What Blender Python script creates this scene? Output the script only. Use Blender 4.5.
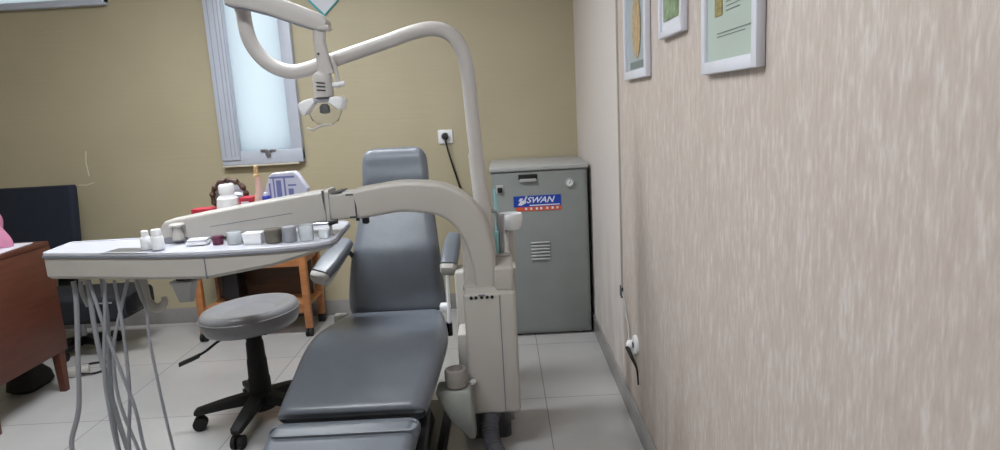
import bpy, bmesh, math, random
from mathutils import Vector, Matrix
random.seed(7)
for o in list(bpy.data.objects):
    bpy.data.objects.remove(o)
SC = bpy.context.scene
COL = SC.collection

# ---------------------------------------------------------------- camera
cam_data = bpy.data.cameras.new('camera')
cam = bpy.data.objects.new('camera', cam_data)
COL.objects.link(cam)
cam_data.sensor_width = 36.0
cam_data.lens = 23.4
cam_data.clip_start = 0.05
RX, RY, RF = (0.99853556, -0.00151372, -0.05407813), (0.05347851, 0.17861881, 0.98246393), (-0.0081722, 0.98391719, -0.17843819)
cam.matrix_world = Matrix(((RX[0], RY[0], -RF[0], 0.0),
                           (RX[1], RY[1], -RF[1], 0.0),
                           (RX[2], RY[2], -RF[2], 1.35),
                           (0, 0, 0, 1)))
SC.camera = cam

# ---------------------------------------------------------------- world, exposure
W = bpy.data.worlds.new('outside')
SC.world = W
W.use_nodes = True
bg = W.node_tree.nodes['Background']
bg.inputs[0].default_value = (0.93, 0.965, 1.0, 1)
bg.inputs[1].default_value = 0.66
SC.view_settings.view_transform = 'Standard'
SC.view_settings.look = 'None'
SC.view_settings.exposure = 1.33
SC.view_settings.gamma = 1.0
SC.view_settings.use_curve_mapping = False
LAMP_POWER = 7.0          # emission of the ceiling lamps (their diffusers are built with the ceiling)

# ---------------------------------------------------------------- materials
def rgb(r, g, b):
    f = lambda c: (c / 255 / 12.92) if c / 255 <= 0.04045 else ((c / 255 + 0.055) / 1.055) ** 2.4
    return (f(r), f(g), f(b), 1)

MATS = {}
def mat(name, col, rough=0.5, metal=0.0, noise=0.06, nscale=14, bump=0.0, bscale=60, coat=0.0, spec=0.5):
    if name in MATS: return MATS[name]
    m = bpy.data.materials.new(name); m.use_nodes = True
    nt = m.node_tree; b = nt.nodes['Principled BSDF']
    b.inputs['Roughness'].default_value = rough
    b.inputs['Metallic'].default_value = metal
    b.inputs['Specular IOR Level'].default_value = spec
    b.inputs['Coat Weight'].default_value = coat
    tc = nt.nodes.new('ShaderNodeTexCoord')
    if noise:
        n = nt.nodes.new('ShaderNodeTexNoise'); n.inputs['Scale'].default_value = nscale; n.inputs['Detail'].default_value = 4
        nt.links.new(tc.outputs['Object'], n.inputs['Vector'])
        r = nt.nodes.new('ShaderNodeMapRange')
        r.inputs['From Min'].default_value = 0.3; r.inputs['From Max'].default_value = 0.7
        r.inputs['To Min'].default_value = 1 - noise; r.inputs['To Max'].default_value = 1 + noise
        nt.links.new(n.outputs['Fac'], r.inputs['Value'])
        mx = nt.nodes.new('ShaderNodeVectorMath'); mx.operation = 'SCALE'
        mx.inputs[0].default_value = col[:3]
        nt.links.new(r.outputs['Result'], mx.inputs['Scale'])
        nt.links.new(mx.outputs[0], b.inputs['Base Color'])
    else:
        b.inputs['Base Color'].default_value = col
    if bump:
        n2 = nt.nodes.new('ShaderNodeTexNoise'); n2.inputs['Scale'].default_value = bscale; n2.inputs['Detail'].default_value = 3
        nt.links.new(tc.outputs['Object'], n2.inputs['Vector'])
        bp = nt.nodes.new('ShaderNodeBump'); bp.inputs['Strength'].default_value = bump; bp.inputs['Distance'].default_value = 0.01
        nt.links.new(n2.outputs['Fac'], bp.inputs['Height'])
        nt.links.new(bp.outputs[0], b.inputs['Normal'])
    MATS[name] = m
    return m

def N(nt, kind, **kw):
    n = nt.nodes.new(kind)
    for k, v in kw.items():
        if k in n.inputs: n.inputs[k].default_value = v
        else: setattr(n, k, v)
    return n

def wall_back_material():
    m = bpy.data.materials.new('olive_paint'); m.use_nodes = True
    nt = m.node_tree; b = nt.nodes['Principled BSDF']; L = nt.links.new
    tc = nt.nodes.new('ShaderNodeTexCoord')
    n = N(nt, 'ShaderNodeTexNoise', Scale=2.2, Detail=5.0); L(tc.outputs['Object'], n.inputs['Vector'])
    cr = nt.nodes.new('ShaderNodeValToRGB')
    cr.color_ramp.elements[0].position = 0.3; cr.color_ramp.elements[0].color = rgb(177, 167, 139)
    cr.color_ramp.elements[1].position = 0.7; cr.color_ramp.elements[1].color = rgb(184, 174, 146)
    L(n.outputs['Fac'], cr.inputs['Fac'])
    # faint horizontal roller ridges
    mp = N(nt, 'ShaderNodeMapping'); mp.inputs['Scale'].default_value = (1.5, 1, 34)
    L(tc.outputs['Object'], mp.inputs['Vector'])
    n2 = N(nt, 'ShaderNodeTexNoise', Scale=2.0, Detail=2.0); L(mp.outputs[0], n2.inputs['Vector'])
    bp = N(nt, 'ShaderNodeBump', Strength=0.12, Distance=0.01); L(n2.outputs['Fac'], bp.inputs['Height'])
    L(bp.outputs[0], b.inputs['Normal'])
    L(cr.outputs[0], b.inputs['Base Color']); b.inputs['Roughness'].default_value = 0.55
    return m

def wallpaper_material():
    """beige paper with short raised upright flecks; plainer beyond the surface conduit"""
    m = bpy.data.materials.new('fleck_wallpaper'); m.use_nodes = True
    nt = m.node_tree; b = nt.nodes['Principled BSDF']; L = nt.links.new
    tc = nt.nodes.new('ShaderNodeTexCoord')
    sep = nt.nodes.new('ShaderNodeSeparateXYZ'); L(tc.outputs['Object'], sep.inputs[0])
    mp = N(nt, 'ShaderNodeMapping'); mp.inputs['Scale'].default_value = (1, 120, 24)
    mp.inputs['Rotation'].default_value = (math.radians(0.6), 0, 0)
    L(tc.outputs['Object'], mp.inputs['Vector'])
    n = N(nt, 'ShaderNodeTexNoise', Scale=1.0, Detail=2.5, Roughness=0.6); L(mp.outputs[0], n.inputs['Vector'])
    mp2 = N(nt, 'ShaderNodeMapping'); mp2.inputs['Scale'].default_value = (1, 40, 9)
    L(tc.outputs['Object'], mp2.inputs['Vector'])
    n2 = N(nt, 'ShaderNodeTexNoise', Scale=1.0, Detail=3.0); L(mp2.outputs[0], n2.inputs['Vector'])
    add = N(nt, 'ShaderNodeMath', operation='MULTIPLY_ADD'); add.inputs[1].default_value = 0.45
    L(n2.outputs['Fac'], add.inputs[0]); L(n.outputs['Fac'], add.inputs[2])
    cr = nt.nodes.new('ShaderNodeValToRGB'); e = cr.color_ramp.elements
    e[0].position = 0.50; e[0].color = rgb(188, 175, 166)
    e[1].position = 0.95; e[1].color = rgb(214, 205, 199)
    k = e.new(0.74); k.color = rgb(198, 186, 178)
    L(add.outputs[0], cr.inputs['Fac'])
    # plain strip beyond the conduit, its colour raised to carry grazing light
    st = N(nt, 'ShaderNodeMapRange'); st.inputs['From Min'].default_value = 2.775; st.inputs['From Max'].default_value = 2.79
    L(sep.outputs['Y'], st.inputs['Value'])
    mul = N(nt, 'ShaderNodeMath', operation='MULTIPLY'); mul.inputs[1].default_value = 0.9
    L(st.outputs[0], mul.inputs[0])
    mx = N(nt, 'ShaderNodeMix', data_type='RGBA'); L(mul.outputs[0], mx.inputs[0])
    L(cr.outputs[0], mx.inputs[6]); mx.inputs[7].default_value = rgb(216, 209, 205)
    # damp brownish stains near the floor with a shape of their own
    mp3 = N(nt, 'ShaderNodeMapping'); mp3.inputs['Scale'].default_value = (1, 9, 1.6)
    L(tc.outputs['Object'], mp3.inputs['Vector'])
    n3 = N(nt, 'ShaderNodeTexNoise', Scale=1.0, Detail=4.0); L(mp3.outputs[0], n3.inputs['Vector'])
    s1 = N(nt, 'ShaderNodeMapRange'); s1.inputs['From Min'].default_value = 0.46; s1.inputs['From Max'].default_value = 0.62
    L(n3.outputs['Fac'], s1.inputs['Value'])
    s2 = N(nt, 'ShaderNodeMapRange'); s2.inputs['From Min'].default_value = 0.75; s2.inputs['From Max'].default_value = 0.1
    L(sep.outputs['Z'], s2.inputs['Value'])
    s3 = N(nt, 'ShaderNodeMath', operation='MULTIPLY'); L(s1.outputs[0], s3.inputs[0]); L(s2.outputs[0], s3.inputs[1])
    s4 = N(nt, 'ShaderNodeMath', operation='MULTIPLY'); s4.inputs[1].default_value = 0.5; L(s3.outputs[0], s4.inputs[0])
    mx2 = N(nt, 'ShaderNodeMix', data_type='RGBA'); L(s4.outputs[0], mx2.inputs[0])
    L(mx.outputs[2], mx2.inputs[6]); mx2.inputs[7].default_value = rgb(140, 118, 98)
    L(mx2.outputs[2], b.inputs['Base Color'])
    bp = N(nt, 'ShaderNodeBump', Strength=0.25, Distance=0.004); L(add.outputs[0], bp.inputs['Height'])
    L(bp.outputs[0], b.inputs['Normal']); b.inputs['Roughness'].default_value = 0.5
    return m

def tile_material():
    m = bpy.data.materials.new('floor_tiles'); m.use_nodes = True
    nt = m.node_tree; b = nt.nodes['Principled BSDF']; L = nt.links.new
    tc = nt.nodes.new('ShaderNodeTexCoord')
    mp = N(nt, 'ShaderNodeMapping'); mp.inputs['Location'].default_value = (-0.145, -2.85, 0)
    L(tc.outputs['Object'], mp.inputs['Vector'])
    br = nt.nodes.new('ShaderNodeTexBrick'); br.offset = 0; br.squash = 1
    br.inputs['Scale'].default_value = 1; br.inputs['Brick Width'].default_value = 0.698; br.inputs['Row Height'].default_value = 0.698
    br.inputs['Mortar Size'].default_value = 0.0022; br.inputs['Mortar Smooth'].default_value = 0.2
    br.inputs['Color1'].default_value = rgb(186, 184, 183); br.inputs['Color2'].default_value = rgb(181, 180, 180)
    br.inputs['Mortar'].default_value = rgb(136, 132, 129)
    L(mp.outputs[0], br.inputs['Vector'])
    n = N(nt, 'ShaderNodeTexNoise', Scale=3.0, Detail=5.0); L(tc.outputs['Object'], n.inputs['Vector'])
    r = N(nt, 'ShaderNodeMapRange'); r.inputs['From Min'].default_value = .3; r.inputs['From Max'].default_value = .7
    r.inputs['To Min'].default_value = 0.95; r.inputs['To Max'].default_value = 1.04; L(n.outputs['Fac'], r.inputs['Value'])
    vm = N(nt, 'ShaderNodeVectorMath', operation='SCALE'); L(br.outputs['Color'], vm.inputs[0]); L(r.outputs[0], vm.inputs['Scale'])
    L(vm.outputs[0], b.inputs['Base Color'])
    b.inputs['Roughness'].default_value = 0.14
    bp = N(nt, 'ShaderNodeBump', Strength=0.3, Distance=0.002, invert=True); L(br.outputs['Fac'], bp.inputs['Height'])
    L(bp.outputs[0], b.inputs['Normal'])
    return m

def wood_material(name, c1, c2, rough, scale=(3, 3, 22)):
    m = bpy.data.materials.new(name); m.use_nodes = True
    nt = m.node_tree; b = nt.nodes['Principled BSDF']; L = nt.links.new
    tc = nt.nodes.new('ShaderNodeTexCoord'); mp = N(nt, 'ShaderNodeMapping'); mp.inputs['Scale'].default_value = scale
    L(tc.outputs['Object'], mp.inputs['Vector'])
    n = N(nt, 'ShaderNodeTexNoise', Scale=1.6, Detail=6.0, Roughness=0.6, Distortion=0.6); L(mp.outputs[0], n.inputs['Vector'])
    cr = nt.nodes.new('ShaderNodeValToRGB')
    cr.color_ramp.elements[0].position = .35; cr.color_ramp.elements[0].color = c1
    cr.color_ramp.elements[1].position = .68; cr.color_ramp.elements[1].color = c2
    L(n.outputs['Fac'], cr.inputs['Fac']); L(cr.outputs[0], b.inputs['Base Color'])
    b.inputs['Roughness'].default_value = rough
    return m

def glass_material(name, col, rough=0.05, alpha_mix=0.5, ior=1.2):
    m = bpy.data.materials.new(name); m.use_nodes = True
    nt = m.node_tree; L = nt.links.new
    nt.nodes.remove(nt.nodes['Principled BSDF'])
    g = N(nt, 'ShaderNodeBsdfGlossy', Roughness=rough); t = nt.nodes.new('ShaderNodeBsdfTransparent')
    t.inputs[0].default_value = col
    d = nt.nodes.new('ShaderNodeBsdfDiffuse'); d.inputs[0].default_value = col
    f = N(nt, 'ShaderNodeFresnel', IOR=ior)
    m1 = nt.nodes.new('ShaderNodeMixShader'); m1.inputs[0].default_value = alpha_mix
    L(t.outputs[0], m1.inputs[1]); L(d.outputs[0], m1.inputs[2])
    m2 = nt.nodes.new('ShaderNodeMixShader'); L(f.outputs[0], m2.inputs[0]); L(m1.outputs[0], m2.inputs[1]); L(g.outputs[0], m2.inputs[2])
    L(m2.outputs[0], nt.nodes['Material Output'].inputs[0])
    return m

def frosted_pane():
    m = bpy.data.materials.new('frosted_pane'); m.use_nodes = True
    nt = m.node_tree; L = nt.links.new
    nt.nodes.remove(nt.nodes['Principled BSDF'])
    t = nt.nodes.new('ShaderNodeBsdfTranslucent'); t.inputs[0].default_value = (0.80, 0.86, 0.88, 1)
    g = N(nt, 'ShaderNodeBsdfGlossy', Roughness=0.25)
    mx = nt.nodes.new('ShaderNodeMixShader'); mx.inputs[0].default_value = 0.06
    L(t.outputs[0], mx.inputs[1]); L(g.outputs[0], mx.inputs[2])
    L(mx.outputs[0], nt.nodes['Material Output'].inputs[0])
    return m

def emit(name, col, s):
    m = bpy.data.materials.new(name); m.use_nodes = True
    b = m.node_tree.nodes['Principled BSDF']; b.inputs['Base Color'].default_value = col
    b.inputs['Emission Color'].default_value = col; b.inputs['Emission Strength'].default_value = s
    return m

M_wall = wall_back_material(); M_paper = wallpaper_material(); M_tile = tile_material()
M_ceil = mat('white_ceiling_paint', rgb(225, 222, 215), 0.8)
M_sidewall = mat('cream_wall_paint', rgb(196, 186, 160), 0.7)
M_base = mat('baseboard_tile', rgb(150, 147, 145), 0.25)
M_alu = mat('white_aluminium', rgb(190, 196, 209), 0.35, noise=0.03)
M_aluedge = mat('grey_gasket', rgb(156, 162, 175), 0.5)
M_pane = frosted_pane()
M_vinyl = mat('grey_blue_vinyl', rgb(107, 113, 122), 0.33, noise=0.05, bump=0.10, bscale=22, spec=0.6)
M_seam = mat('dark_vinyl_seam', rgb(48, 52, 60), 0.45)
M_stool = mat('grey_stool_vinyl', rgb(140, 140, 144), 0.33, noise=0.05, bump=0.12, bscale=18, spec=0.6)
M_cream = mat('aged_white_plastic', rgb(184, 180, 174), 0.42, noise=0.03, nscale=7)
M_creamlt = mat('pale_tube_paint', rgb(194, 190, 187), 0.36, noise=0.02)
M_trim = mat('grey_rubber_trim', rgb(120, 122, 132), 0.4)
M_traytop = mat('white_tray_top', rgb(196, 198, 207), 0.3, noise=0.02)
M_dark = mat('black_plastic', rgb(24, 24, 28), 0.4)
M_rubber = mat('black_rubber', rgb(18, 18, 20), 0.7)
M_darkgrey = mat('dark_grey_plastic', rgb(60, 62, 66), 0.5)  # even dark grey plastic of brackets, clips and small fittings
M_chrome = mat('chrome', rgb(200, 202, 205), 0.16, metal=1.0, noise=0.0)
M_steel = mat('brushed_steel', rgb(165, 166, 170), 0.32, metal=0.8, noise=0.03)
M_greenbox = mat('grey_green_metal', rgb(138, 143, 141), 0.42, noise=0.04, nscale=9)
M_greenlid = mat('pale_grey_metal', rgb(176, 178, 178), 0.4, noise=0.04)
M_footgrey = mat('grey_green_casting', rgb(150, 154, 149), 0.45, noise=0.06)
M_hose = mat('grey_hose', rgb(152, 154, 160), 0.45, noise=0.03)
M_cup = mat('warm_grey_plastic', rgb(140, 135, 130), 0.45)
M_corr = mat('dark_grey_hose', rgb(74, 74, 80), 0.55)
M_deskwood = wood_material('red_brown_desk_wood', rgb(76, 38, 27), rgb(91, 48, 34), 0.42)
M_orange = wood_material('orange_varnished_wood', rgb(160, 104, 62), rgb(184, 124, 78), 0.35)
M_brownpanel = wood_material('dark_brown_board', rgb(74, 56, 44), rgb(88, 68, 54), 0.5)
M_navy = mat('navy_mesh_fabric', rgb(27, 33, 48), 0.85, bump=0.2, bscale=300)
M_blackfab = mat('black_fabric', rgb(30, 31, 38), 0.8, bump=0.2, bscale=200)
M_pink = mat('pink_cotton', rgb(196, 128, 158), 0.85, bump=0.3, bscale=40)
M_paper_w = mat('white_paper', rgb(216, 218, 226), 0.6, noise=0.02)
M_whiteplast = mat('white_plastic', rgb(236, 237, 240), 0.35, noise=0.01)
M_red = mat('red_box_card', rgb(176, 40, 60), 0.45)
M_brownfur = mat('brown_shell', rgb(74, 50, 36), 0.5, noise=0.5, nscale=60)
M_mirror = mat('mirror_glass', rgb(205, 210, 214), 0.12, metal=0.9, noise=0)
M_pinkskin = mat('pale_pink_plastic', rgb(214, 178, 168), 0.4)
M_tan = mat('tan_bristle', rgb(196, 164, 120), 0.6)
M_bluecap = mat('blue_plastic', rgb(40, 60, 170), 0.35)
M_pack = mat('white_and_lilac_print', rgb(206, 208, 226), 0.4, noise=0.03)
M_print = mat('lilac_blue_print', rgb(120, 126, 180), 0.45)
M_maroon = mat('maroon_plastic', rgb(92, 34, 62), 0.4)
M_smoke = mat('brown_grey_tinted_jar', rgb(98, 94, 84), 0.3, noise=0.25, nscale=50)
M_clear = glass_material('clear_plastic', (0.92, 0.95, 0.96, 1), 0.08, 0.45)
M_shield = glass_material('clear_shield', (0.985, 0.985, 0.98, 1), 0.05, 0.04, 1.03)
M_teal = mat('turquoise_plastic', rgb(72, 168, 176), 0.35)
M_tealclear = glass_material('turquoise_clear', (0.45, 0.80, 0.82, 1), 0.08, 0.6)
M_porcelain = mat('white_porcelain', rgb(226, 228, 230), 0.14, noise=0.0, coat=0.4)
M_stblue = mat('blue_sticker', rgb(28, 66, 168), 0.35, noise=0.0)
M_storange = mat('orange_red_sticker', rgb(214, 92, 60), 0.4, noise=0.0)
M_stwhite = mat('white_sticker_print', rgb(225, 232, 242), 0.4, noise=0.0)
M_frame = mat('white_picture_frame', rgb(222, 224, 234), 0.32, noise=0.01)
M_certA = mat('pale_green_certificate', rgb(178, 192, 184), 0.3, noise=0.03, nscale=6)
M_certB = mat('blue_grey_print', rgb(166, 178, 184), 0.3, noise=0.04, nscale=8)
M_green = mat('leaf_green_print', rgb(128, 150, 118), 0.35, noise=0.5, nscale=30)
M_ochre = mat('ochre_print', rgb(186, 160, 122), 0.4, noise=0.3, nscale=50)
M_ink = mat('grey_ink', rgb(120, 130, 132), 0.5, noise=0)
M_brass = mat('gold_seal_print', rgb(150, 136, 88), 0.4, noise=0.4, nscale=90)
M_plaster = mat('bare_plaster', rgb(206, 200, 184), 0.8)

# ---------------------------------------------------------------- mesh helpers
class MB:
    def __init__(s): s.bm = bmesh.new()
    def box(s, x0, x1, y0, y1, z0, z1, bev=0.0, seg=2):
        t = bmesh.new()
        r = bmesh.ops.create_cube(t, size=1)
        bmesh.ops.scale(t, vec=(x1 - x0, y1 - y0, z1 - z0), verts=t.verts)
        bmesh.ops.translate(t, vec=((x0 + x1) / 2, (y0 + y1) / 2, (z0 + z1) / 2), verts=t.verts)
        if bev: bmesh.ops.bevel(t, geom=list(t.edges), offset=bev, segments=seg, profile=0.5, affect='EDGES')
        s._merge(t); return s
    def rbox(s, c, size, M, bev=0.0, seg=2):
        """box of a size around the origin, turned by matrix M, moved to c"""
        t = bmesh.new(); bmesh.ops.create_cube(t, size=1)
        bmesh.ops.scale(t, vec=size, verts=t.verts)
        if bev: bmesh.ops.bevel(t, geom=list(t.edges), offset=bev, segments=seg, profile=0.5, affect='EDGES')
        bmesh.ops.transform(t, matrix=Matrix.Translation(c) @ M.to_4x4(), verts=t.verts)
        s._merge(t); return s
    def _merge(s, t):
        me = bpy.data.meshes.new('t'); t.to_mesh(me); t.free(); s.bm.from_mesh(me); bpy.data.meshes.remove(me)
    def loft(s, rings, caps=True, closed=False):
        vs = [[s.bm.verts.new(p) for p in r] for r in rings]
        n = len(vs[0]); cnt = len(vs) if closed else len(vs) - 1
        for i in range(cnt):
            a, b = vs[i], vs[(i + 1) % len(vs)]
            for j in range(n):
                s.bm.faces.new((a[j], a[(j + 1) % n], b[(j + 1) % n], b[j]))
        if caps and not closed:
            s.bm.faces.new(list(reversed(vs[0]))); s.bm.faces.new(vs[-1])
        return s
    def tube(s, pts, r, n=12, smooth=0, caps=True):
        P = [Vector(p) for p in pts]
        if smooth: P = spline(P, smooth)
        R = r if isinstance(r, (list, tuple)) else None
        rings = []; up = None
        for i, p in enumerate(P):
            t = (P[min(i + 1, len(P) - 1)] - P[max(i - 1, 0)]).normalized()
            if up is None:
                up = Vector((0, 0, 1)) if abs(t.z) < 0.9 else Vector((0, 1, 0))
            u = (up - t * up.dot(t)).normalized(); v = t.cross(u); up = u
            rr = r
            if R:
                f = i / (len(P) - 1) * (len(R) - 1); k = min(int(f), len(R) - 2); rr = R[k] + (R[k + 1] - R[k]) * (f - k)
            rings.append([p + u * math.cos(a) * rr + v * math.sin(a) * rr for a in [2 * math.pi * j / n for j in range(n)]])
        return s.loft(rings, caps)
    def lathe(s, prof, c=(0, 0, 0), M=None, n=32, sx=1.0, sy=1.0):
        """prof: (radius, height) pairs, bottom to top, turned about z through c"""
        c = Vector(c); rings = []
        for r, z in prof:
            ring = []
            for j in range(n):
                a = 2 * math.pi * j / n
                v = Vector((math.cos(a) * max(r, 1e-4) * sx, math.sin(a) * max(r, 1e-4) * sy, z))
                if M: v = M @ v
                ring.append(c + v)
            rings.append(ring)
        return s.loft(rings, True)
    def cyl(s, a, b, r, n=20, r2=None):
        return s.tube([a, b], r if r2 is None else [r, r2], n)
    def prism(s, pts, z0, z1):
        """plan polygon; z0 and z1 are numbers or per-corner lists"""
        A = z0 if isinstance(z0, (list, tuple)) else [z0] * len(pts)
        B = z1 if isinstance(z1, (list, tuple)) else [z1] * len(pts)
        return s.loft([[Vector((x, y, A[i])) for i, (x, y) in enumerate(pts)], [Vector((x, y, B[i])) for i, (x, y) in enumerate(pts)]])
    def build(s, name, m, parent=None, label=None, bevel=0, smooth=35, kind=None, cat=None, group=None):
        bmesh.ops.recalc_face_normals(s.bm, faces=s.bm.faces)
        me = bpy.data.meshes.new(name)
        if parent is not None: off = Vector(parent.location) if parent.type == 'EMPTY' else Vector(parent['o'])
        else:
            zs = [v.co.z for v in s.bm.verts]; xs = [v.co.x for v in s.bm.verts]; ys = [v.co.y for v in s.bm.verts]
            off = Vector(((min(xs) + max(xs)) / 2, (min(ys) + max(ys)) / 2, min(zs)))
            if kind == 'structure': off = Vector((0, 0, 0))
        bmesh.ops.translate(s.bm, vec=-off, verts=s.bm.verts)
        s.bm.to_mesh(me); s.bm.free()
        me.materials.append(m)
        for p in me.polygons: p.use_smooth = True
        me.set_sharp_from_angle(angle=math.radians(smooth))
        o = bpy.data.objects.new(name, me); COL.objects.link(o)
        if parent is not None: o.parent = parent
        else: o.location = off
        ORIG[o.name] = off; o['o'] = list(off)
        if bevel:
            b = o.modifiers.new('bevel', 'BEVEL'); b.width = bevel; b.segments = 2; b.limit_method = 'ANGLE'; b.angle_limit = math.radians(40)
        if label: o['label'] = label
        if kind: o['kind'] = kind
        if cat: o['category'] = cat
        if group: o['group'] = group
        return o
ORIG = {}

def spline(P, k):
    out = []
    n = len(P)
    for i in range(n - 1):
        p0 = P[max(i - 1, 0)]; p1 = P[i]; p2 = P[i + 1]; p3 = P[min(i + 2, n - 1)]
        for j in range(k):
            t = j / k
            out.append(0.5 * ((2 * p1) + (p2 - p0) * t + (2 * p0 - 5 * p1 + 4 * p2 - p3) * t * t + (3 * p1 - p0 - 3 * p2 + p3) * t ** 3))
    out.append(P[-1].copy()); return out

def rring(c, u, v, a, b, r, n=5):
    """rounded rectangle ring: half sizes a (along u) and b (along v), corner radius r"""
    c = Vector(c); u = Vector(u).normalized(); v = Vector(v).normalized()
    r = min(r, a * 0.999, b * 0.999); out = []
    for sx, sy, st in ((1, 1, 0), (-1, 1, 90), (-1, -1, 180), (1, -1, 270)):
        for j in range(n + 1):
            t = math.radians(st + 90 * j / n)
            out.append(c + u * (sx * (a - r) + r * math.cos(t)) + v * (sy * (b - r) + r * math.sin(t)))
    return out

def thing(name, label, cat, loc, group=None):
    o = bpy.data.objects.new(name, None); COL.objects.link(o); o.empty_display_size = 0.05
    o.location = loc; o['label'] = label; o['category'] = cat; o['o'] = list(loc)
    if group: o['group'] = group
    return o

def struct(mb, name, m, **k): return mb.build(name, m, kind='structure', **k)

def text_mesh(txt, size, mtx, m, name, parent, sx=1.0, shear=0.0, depth=0.0006):
    cu = bpy.data.curves.new('t', 'FONT'); cu.body = txt; cu.size = size; cu.extrude = depth; cu.shear = shear
    cu.align_x = 'CENTER'; cu.align_y = 'CENTER'; cu.offset = size * 0.02
    t = bpy.data.objects.new('t', cu); COL.objects.link(t)
    bpy.context.view_layer.update()
    me = bpy.data.meshes.new_from_object(t.evaluated_get(bpy.context.evaluated_depsgraph_get()))
    bpy.data.objects.remove(t)
    me.transform(Matrix.Diagonal((sx, 1, 1, 1))); me.transform(mtx)
    me.transform(Matrix.Translation(-Vector(parent['o'])))
    me.materials.clear(); me.materials.append(m); me.name = name
    o = bpy.data.objects.new(name, me); COL.objects.link(o); o.parent = parent; o['o'] = parent['o']
    return o
FACE_FRONT = Matrix.Rotation(math.radians(90), 4, 'X')      # lettering that faces -y

# ================================================================= THE ROOM
XR, YB, XL, YF, H = 0.505, 4.32, -4.3, -2.6, 2.6
W1 = (-1.83, -1.30, 1.08, 2.36)       # tall window, opening
W2 = (-3.95, -2.447, 2.13, 2.46)      # high window, top left
b = MB()
xs = [XL - .12, W2[0], W2[1], W1[0], W1[1], XR + .12]; zs = sorted([-0.1, W1[2], W2[2], W1[3], W2[3], H])
for i in range(5):
    for j in range(5):
        x0, x1, z0, z1 = xs[i], xs[i + 1], zs[j], zs[j + 1]
        cx, cz = (x0 + x1) / 2, (z0 + z1) / 2
        if any(w[0] < cx < w[1] and w[2] < cz < w[3] for w in (W1, W2)): continue
        b.box(x0, x1, YB, YB + .14, z0, z1)
bmesh.ops.remove_doubles(b.bm, verts=b.bm.verts, dist=1e-4)
struct(b, 'wall_back', M_wall)
struct(MB().box(XR, XR + .12, YF, YB, -0.1, H), 'wall_right', M_paper)
struct(MB().box(XL - .12, XL, YF, YB, -0.1, H), 'wall_left', M_sidewall)
struct(MB().box(XL - .12, XR + .12, YF - .12, YF, -0.1, H), 'wall_front', M_sidewall)
struct(MB().box(XL - .12, XR + .12, YF - .12, YB + .14, H, H + .1), 'ceiling', M_ceil)
struct(MB().box(XL - .12, XR + .12, YF - .12, YB + .14, -0.1, 0), 'floor', M_tile)
struct(MB().box(XR - .010, XR, YF, YB - .01, 0, .105, 0.002), 'baseboard_right', M_base)
struct(MB().box(XL, XR - .010, YB - .010, YB, 0, .105, 0.002), 'baseboard_back', M_base)
struct(MB().box(XL, XL + .010, YF, YB - .01, 0, .105, 0.002), 'baseboard_left', M_base)

# tall window: fixed outer frame, a leaf standing a little proud of it, frosted pane, latch
def window(idx, w, lw, rw, bw, leaf=True):
    x0, x1, z0, z1 = w
    f = MB()
    f.box(x0 - .001, x0 + lw, YB - .045, YB + .10, z0, z1, .004)
    f.box(x1 - rw, x1 + .001, YB - .045, YB + .10, z0, z1, .004)
    f.box(x0 - .001, x1 + .001, YB - .048, YB + .10, z0 - .012, z0 + bw, .004)
    f.box(x0 - .001, x1 + .001, YB - .045, YB + .10, z1 - bw, z1 + .012, .004)
    r = struct(f, 'window_%d' % idx, M_alu)
    MB().box(x0 + lw - .01, x1 - rw + .01, YB - .034, YB - .028, z0 + bw - .01, z1 - bw + .01).build('pane', M_pane, r)
    return r
w1 = window(1, W1, .128, .072, .075)
g = MB()
for x in (-1.800, -1.762, -1.738, -1.716):
    g.box(x, x + .006, YB - .061, YB - .050, W1[2] + .04, W1[3] - .05)
g.build('frame_groove', M_aluedge, w1)
l = MB()
l.box(-1.826, -1.705, YB - .060, YB - .044, W1[2] + .02, W1[3], .006); l.build('hinged_stile', M_alu, w1)
l = MB(); l.box(-1.57, -1.47, YB - .060, YB - .048, 1.147, 1.162, .003); l.box(-1.535, -1.505, YB - .072, YB - .05, 1.120, 1.162, .004)
l.build('window_latch', M_steel, w1)
s = MB(); s.box(-1.835, -1.33, YB - .05, YB - .001, 1.055, 1.067, .003); s.build('window_sill', M_plaster, w1)
w2 = window(2, W2, .05, .05, .028)

# ceiling lamps: shallow housings with a bright diffuser
def ceiling_lamp(x, y, lx, ly, label, power):
    t = thing('ceiling_lamp', label, 'ceiling light', (x, y, H))
    fr = MB()
    for sx in (-1, 1): fr.box(x + sx * lx / 2 - .012, x + sx * lx / 2 + .012, y - ly / 2 - .012, y + ly / 2 + .012, H - .05, H, .003)
    for sy in (-1, 1): fr.box(x - lx / 2, x + lx / 2, y + sy * ly / 2 - .012, y + sy * ly / 2 + .012, H - .05, H, .003)
    fr.build('housing', M_whiteplast, t)
    MB().box(x - lx / 2 + .012, x + lx / 2 - .012, y - ly / 2 + .012, y + ly / 2 - .012, H - .042, H - .03).build('diffuser', emit('lamp_diffuser_%d' % (len(MATS) + int(y * 10)), (.93, .965, 1.0, 1), power), t)
ceiling_lamp(-1.35, 2.75, 1.2, .30, 'long ceiling light fitting over the stool side of the room', LAMP_POWER * 2.9)
ceiling_lamp(-1.0, 0.9, 1.2, .30, 'long ceiling light fitting nearest the camera', LAMP_POWER * 2.2)

# crack in the paint: exposed filler lines
c = MB(); c.tube([(-2.743, YB - .001, 1.21), (-2.755, YB - .001, 1.14), (-2.748, YB - .001, 1.045)], 0.0035, 6)
c.tube([(-2.83, YB - .001, .99), (-2.78, YB - .001, .985), (-2.72, YB - .001, 1.0)], 0.0035, 6)
struct(c, 'trim_1', M_plaster)

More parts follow.
